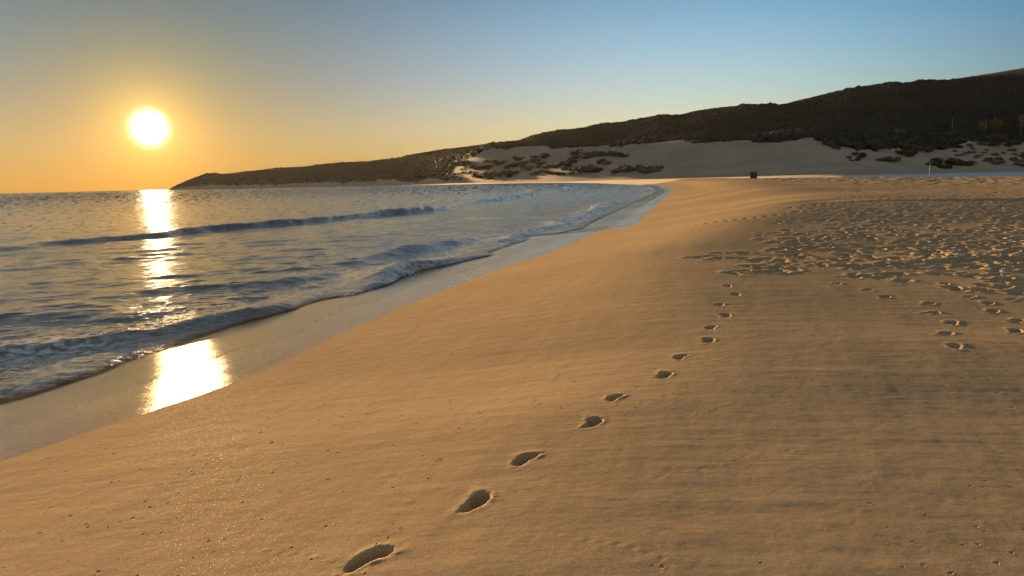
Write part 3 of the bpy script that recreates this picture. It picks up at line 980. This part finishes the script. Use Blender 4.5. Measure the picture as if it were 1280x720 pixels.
def box(x0, x1, y0, y1, z0, z1):
    V = [(x, y, z) for z in (z0, z1) for y in (y0, y1) for x in (x0, x1)]
    return V, [(0, 2, 3, 1), (4, 5, 7, 6), (0, 1, 5, 4), (2, 6, 7, 3), (0, 4, 6, 2), (1, 3, 7, 5)]


def tree(px, py, h, w, seed, label):
    P = hit(px, py, ground_far, 200, 1500, 2600)
    root = empty('tree', P, seed)
    rg = random.Random(seed)
    parts = [tube([(0, 0, -.4), (.1, 0, h * .2), (.0, .2, h * .42), (.2, .1, h * .75)], [.03 * h, .024 * h, .018 * h, .006 * h])]
    for k in range(6):
        a = k * 1.05 + rg.random(); q = w * .4
        parts.append(tube([(.05, .1, h * (.25 + .05 * k)), (math.cos(a) * q * .5, math.sin(a) * q * .5, h * (.4 + .05 * k)), (math.cos(a) * q, math.sin(a) * q, h * (.5 + .06 * k))], [.011 * h, .008 * h, .004 * h], 6))
    solid('trunk', parts, M_BARK, root, True)
    V, F = bush_mesh(seed, 900)
    V = V * np.array([w * .52, w * .52, h * .86]) + np.array([0, 0, h * .16])
    make_mesh('crown', V, F, None, None, False, M_TREE, root)
    tag(root, label, 'tree', 'golden trees at the foot of the hill')


tree(1228, 166, 11, 10, 3, 'smaller golden tree beside a utility pole at the foot of the hill')
tree(1246, 166, 14, 15, 5, 'broad golden tree right of the middle utility pole at the hill foot')
tree(1279, 162, 18, 16, 8, 'tall golden tree behind the rightmost pole, cut by the right edge')
tree(1126, 170, 8, 9, 11, 'small orange brown tree above the sand knoll at the hill foot')

M_POLE = plain_mat('weathered_wood', (.20, .17, .14), (.30, .26, .21), 6, .85)
M_METAL = plain_mat('grey_metal', (.22, .22, .22), (.32, .32, .31), 20, .45)


def pole(px, py, h, label, arms):
    P = hit(px, py, ground_far, 200, 1500, 2600)
    root = empty('utility_pole', P, rad(20))
    solid('shaft', [tube([(0, 0, -.5), (0, 0, h * .5), (0, 0, h)], [.26, .22, .17], 10)], M_POLE, root, True)
    if arms:
        solid('crossarm', [box(-1.3, 1.3, -.08, .08, h - .9, h - .68)], M_POLE, root)
        for k in (-1.1, 0, 1.1):
            solid('insulator', [tube([(k, 0, h - .68), (k, 0, h - .5), (k, 0, h - .38)], [.05, .10, .05], 8)], M_METAL, root, True)
    tag(root, label, 'utility pole', 'utility poles at the foot of the hill')


pole(1190, 163, 11, 'leftmost wooden utility pole against the dark hillside', False)
pole(1232, 167, 13, 'middle utility pole standing between the two golden trees', False)
pole(1275.5, 172, 15, 'rightmost utility pole with crossarm near the edge of the view', True)

# bin on the sand
M_BIN = plain_mat('bin_plastic', (.035, .042, .05), (.05, .058, .066), 3, .6)
M_BIN2 = plain_mat('bin_lid_plastic', (.06, .066, .07), (.08, .086, .09), 3, .55)
P = hit(942, 223.3, bz, 20, 210, 4000)
bs = np.hypot(P[0], P[1]) / FPX * 8.0
root = empty('rubbish_container', P, rad(-19), bs)
solid('container_body', [([(x * (1 + .06 * z), y * (1 + .06 * z), z) for x, y, z in box(-.47, .47, -.38, .38, .05, .86)[0]], box(0, 1, 0, 1, 0, 1)[1])], M_BIN, root)
for k in (-.22, 0, .22):
    solid('rib', [box(k - .025, k + .025, -.43, -.395, .14, .80)], M_BIN2, root)
solid('lid', [box(-.53, .53, -.44, .44, .865, .95), box(-.45, .45, -.36, .36, .952, 1.0)], M_BIN2, root)
for sx in (-.38, .38):
    for sy in (-.3, .3):
        solid('foot', [box(sx - .06, sx + .06, sy - .06, sy + .06, -.05, .047)], M_BIN, root)
tag(root, 'square dark grey rubbish container standing alone on the far beach', 'container')

# thin pale post by the lagoon
P = hit(1161.5, 221.0, bz, 20, 210, 4000)
if P is None: P = plan(1161.5, 221, 1.2)
k = np.hypot(P[0], P[1]) / FPX
root = empty('marker_post', P)
solid('shaft', [tube([(0, 0, -.3), (0, 0, 7 * k), (.02, 0, 14.5 * k)], [.045, .042, .038], 10)], plain_mat('pale_paint', (.30, .27, .23), (.36, .33, .28), 5, .7), root, True)
solid('cap', [tube([(.02, 0, 14.5 * k), (.02, 0, 14.5 * k + .06)], [.055, .045], 10)], M_METAL, root, True)
tag(root, 'thin pale post standing upright on the sand in front of the lagoon', 'post')


# far walker beyond the lagoon tip
def person(loc, h, rz):
    me = bpy.data.meshes.new('person')
    V = [(0, 0, .94), (0, 0, 1.14), (0, .01, 1.38), (0, .01, 1.50), (0, .03, 1.57), (0, .03, 1.68), (.09, 0, .90), (.11, .12, .50), (.11, .04, .08), (.11, .16, .04), (-.09, 0, .90), (-.10, -.10, .50), (-.10, -.30, .12), (-.10, -.18, .04),
         (.19, 0, 1.40), (.25, -.08, 1.12), (.25, .03, .88), (.25, .06, .80), (-.19, 0, 1.40), (-.25, .08, 1.12), (-.24, .18, .90), (-.24, .22, .82)]
    E = [(0, 1), (1, 2), (2, 3), (3, 4), (4, 5), (0, 6), (6, 7), (7, 8), (8, 9), (0, 10), (10, 11), (11, 12), (12, 13), (2, 14), (14, 15), (15, 16), (16, 17), (2, 18), (18, 19), (19, 20), (20, 21)]
    Rr = [.15, .14, .16, .06, .085, .09, .10, .065, .045, .04, .10, .065, .045, .04, .065, .05, .035, .04, .065, .05, .035, .04]
    me.from_pydata(V, E, []); o = bpy.data.objects.new('person', me); COL.objects.link(o)
    m = o.modifiers.new('skin', 'SKIN')
    for i, q in enumerate(Rr): me.skin_vertices[0].data[i].radius = (q, q * .85)
    me.skin_vertices[0].data[0].use_root = True
    sb = o.modifiers.new('sub', 'SUBSURF'); sb.levels = sb.render_levels = 1
    me.materials.append(plain_mat('dark_clothing', (.03, .03, .035), (.05, .045, .045), 8, .9))
    o.location = loc; o.rotation_euler = (0, 0, rz); o.scale = (h / 1.77,) * 3
    return o


P = hit(1070, 215.6, ground_far, 200, 900, 2600)
if P is not None:
    hgt = 1.75
    tag(person(P, hgt, rad(110)), 'tiny dark figure walking on the sand beyond the tip of the lagoon', 'person')

# ------------------------------------------------------------------ foam and pebbles
M_FOAM = plain_mat('sea_foam_white', (.74, .73, .70), (.80, .79, .77), 8, .6)
FP = []; FZ = []
for (x0, x1, y0, y1, n, s, hgt) in ((462, 515, 354, 341, 420, .032, .20), (430, 480, 372, 358, 160, .024, .06), (735, 752, 266, 257, 160, .06, .35), (757, 772, 257, 254, 60, .06, .15), (525, 548, 256, 252, 150, .05, .55), (560, 572, 253, 250, 80, .06, .55), (655, 665, 243, 240, 90, .10, .7), (703, 711, 237, 235, 60, .10, .7), (470, 474, 262, 259, 10, .05, .5)):
    for k in range(n):
        t = random.random(); px = x0 + (x1 - x0) * t; py = y0 + (y1 - y0) * t
        q = plan(px, py, 0.02)
        up = hgt * random.random() ** 1.6 * (math.sin(math.pi * min(max(t, .02), .98)) ** .5)
        FP.append((q[0] + random.gauss(0, .07), q[1] + random.gauss(0, .10), q[2] + up)); FZ.append(s * random.uniform(.4, 1.3) * (1 - .5 * up / hgt))
V, F = clumps(np.array(FP), FZ, .7, .45)
tag(make_mesh('sea_foam', V, F, None, None, True, M_FOAM), kind='stuff')
PP = []; PZ = []
for k in range(240):
    r = 2.3 + 12 * random.random(); a = random.uniform(rad(-40), rad(44))
    x, y = r * math.sin(a), r * math.cos(a)
    if shore_d(np.array([x]), np.array([y]))[0] < .3: continue
    i = np.searchsorted(R_, r); j = np.searchsorted(A_, a)
    s = random.uniform(.001, .0026) * (1 + .08 * r)
    PP.append((x, y, GZ[i, j] + s * .2)); PZ.append(s)
V, F = clumps(np.array(PP), PZ, .65, .4)
tag(make_mesh('shell_grit', V, F, None, None, True, plain_mat('shell_bits', (.22, .17, .12), (.55, .48, .38), 30, .6)), kind='stuff')

# ------------------------------------------------------------------ air
HAZE = 0.0000055
if HAZE:
    hz = solid('haze', [box(-4200, 4200, -400, 4200, -6, 300)], new_mat('sea_air')[0])
    m = hz.data.materials[0]; nt = m.node_tree; nt.nodes.clear()
    out = nt.nodes.new('ShaderNodeOutputMaterial'); pv = nt.nodes.new('ShaderNodeVolumePrincipled')
    pv.inputs['Color'].default_value = (.92, .90, .88, 1); pv.inputs['Density'].default_value = HAZE; pv.inputs['Anisotropy'].default_value = .58
    nt.links.new(pv.outputs[0], out.inputs['Volume'])
    tag(hz, kind='stuff')

# ------------------------------------------------------------------ light
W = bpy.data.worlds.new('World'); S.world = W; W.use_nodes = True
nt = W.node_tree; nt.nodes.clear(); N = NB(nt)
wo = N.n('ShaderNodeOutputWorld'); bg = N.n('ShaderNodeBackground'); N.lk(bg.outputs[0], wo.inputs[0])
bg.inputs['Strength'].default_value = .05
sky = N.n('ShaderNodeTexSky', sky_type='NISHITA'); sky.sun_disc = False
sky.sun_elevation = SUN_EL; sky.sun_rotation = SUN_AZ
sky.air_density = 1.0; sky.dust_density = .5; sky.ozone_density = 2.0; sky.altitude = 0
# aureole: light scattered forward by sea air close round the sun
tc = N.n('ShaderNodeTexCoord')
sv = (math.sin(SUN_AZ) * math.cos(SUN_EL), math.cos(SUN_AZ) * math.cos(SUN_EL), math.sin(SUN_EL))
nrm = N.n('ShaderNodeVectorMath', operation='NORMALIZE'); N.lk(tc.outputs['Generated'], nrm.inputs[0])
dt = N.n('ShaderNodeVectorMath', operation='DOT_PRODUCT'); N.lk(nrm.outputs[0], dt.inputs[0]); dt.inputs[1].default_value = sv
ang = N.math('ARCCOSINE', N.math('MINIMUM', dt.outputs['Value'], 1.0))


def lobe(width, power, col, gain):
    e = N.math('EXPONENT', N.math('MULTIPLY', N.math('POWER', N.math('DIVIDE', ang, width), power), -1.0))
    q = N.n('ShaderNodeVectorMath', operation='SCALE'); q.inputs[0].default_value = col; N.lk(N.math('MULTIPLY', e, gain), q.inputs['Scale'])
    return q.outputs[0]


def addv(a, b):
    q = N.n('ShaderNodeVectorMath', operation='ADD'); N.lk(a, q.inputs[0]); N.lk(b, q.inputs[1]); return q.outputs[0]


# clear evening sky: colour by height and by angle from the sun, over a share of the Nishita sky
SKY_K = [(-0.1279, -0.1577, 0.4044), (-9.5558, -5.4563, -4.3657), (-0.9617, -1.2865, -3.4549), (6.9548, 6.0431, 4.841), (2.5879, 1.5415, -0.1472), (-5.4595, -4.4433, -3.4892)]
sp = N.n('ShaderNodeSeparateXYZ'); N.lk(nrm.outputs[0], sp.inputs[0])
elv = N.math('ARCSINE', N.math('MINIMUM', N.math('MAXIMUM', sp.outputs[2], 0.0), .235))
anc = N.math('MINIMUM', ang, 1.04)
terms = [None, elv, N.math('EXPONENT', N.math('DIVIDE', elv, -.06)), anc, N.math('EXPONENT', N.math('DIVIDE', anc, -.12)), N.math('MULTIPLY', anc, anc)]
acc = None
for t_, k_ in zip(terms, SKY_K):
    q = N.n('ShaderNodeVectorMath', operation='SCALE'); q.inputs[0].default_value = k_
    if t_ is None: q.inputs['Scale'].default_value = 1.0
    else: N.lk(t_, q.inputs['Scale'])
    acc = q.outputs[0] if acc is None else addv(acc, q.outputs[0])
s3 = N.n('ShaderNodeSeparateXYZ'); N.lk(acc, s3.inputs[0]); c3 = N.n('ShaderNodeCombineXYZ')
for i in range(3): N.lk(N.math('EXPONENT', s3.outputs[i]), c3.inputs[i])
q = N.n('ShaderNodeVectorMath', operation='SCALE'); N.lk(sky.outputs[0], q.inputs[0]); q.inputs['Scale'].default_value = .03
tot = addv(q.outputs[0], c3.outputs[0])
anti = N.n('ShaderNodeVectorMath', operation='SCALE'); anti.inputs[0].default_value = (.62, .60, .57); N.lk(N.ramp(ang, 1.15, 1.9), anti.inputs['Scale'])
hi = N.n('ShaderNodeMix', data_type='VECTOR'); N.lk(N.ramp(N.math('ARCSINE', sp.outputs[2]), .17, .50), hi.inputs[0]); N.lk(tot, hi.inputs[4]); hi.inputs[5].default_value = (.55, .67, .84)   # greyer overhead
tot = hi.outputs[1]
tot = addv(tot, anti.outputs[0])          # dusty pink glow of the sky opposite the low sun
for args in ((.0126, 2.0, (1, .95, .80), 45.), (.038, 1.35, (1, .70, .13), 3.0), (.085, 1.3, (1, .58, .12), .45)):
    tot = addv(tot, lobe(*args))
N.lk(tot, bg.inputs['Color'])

sl = bpy.data.lights.new('sun', 'SUN'); sl.energy = 5.0; sl.angle = rad(.53); sl.color = (1.0, .63, .29)
so = bpy.data.objects.new('sun', sl); COL.objects.link(so)
so.rotation_euler = Vector(sv).to_track_quat('Z', 'Y').to_euler()

cam = bpy.data.cameras.new('camera'); co = bpy.data.objects.new('camera', cam); COL.objects.link(co)
cam.sensor_width = 36; cam.lens = 36 * FPX / 1280; cam.clip_start = .05; cam.clip_end = 40000
co.matrix_world = Matrix(((RT[0], UP[0], -FW[0], 0), (RT[1], UP[1], -FW[1], 0), (RT[2], UP[2], -FW[2], CAM_H), (0, 0, 0, 1)))
S.camera = co
S.view_settings.view_transform = 'Standard'; S.view_settings.look = 'None'
S.view_settings.exposure = 2.0; S.view_settings.gamma = 1
S.view_settings.use_curve_mapping = False
S.cycles.use_denoising = True
S.cycles.max_bounces = 6; S.cycles.volume_bounces = 0; S.cycles.transparent_max_bounces = 8
S.cycles.sample_clamp_indirect = 4; S.cycles.sample_clamp_direct = 1.7
S.cycles.caustics_reflective = False; S.cycles.caustics_refractive = False
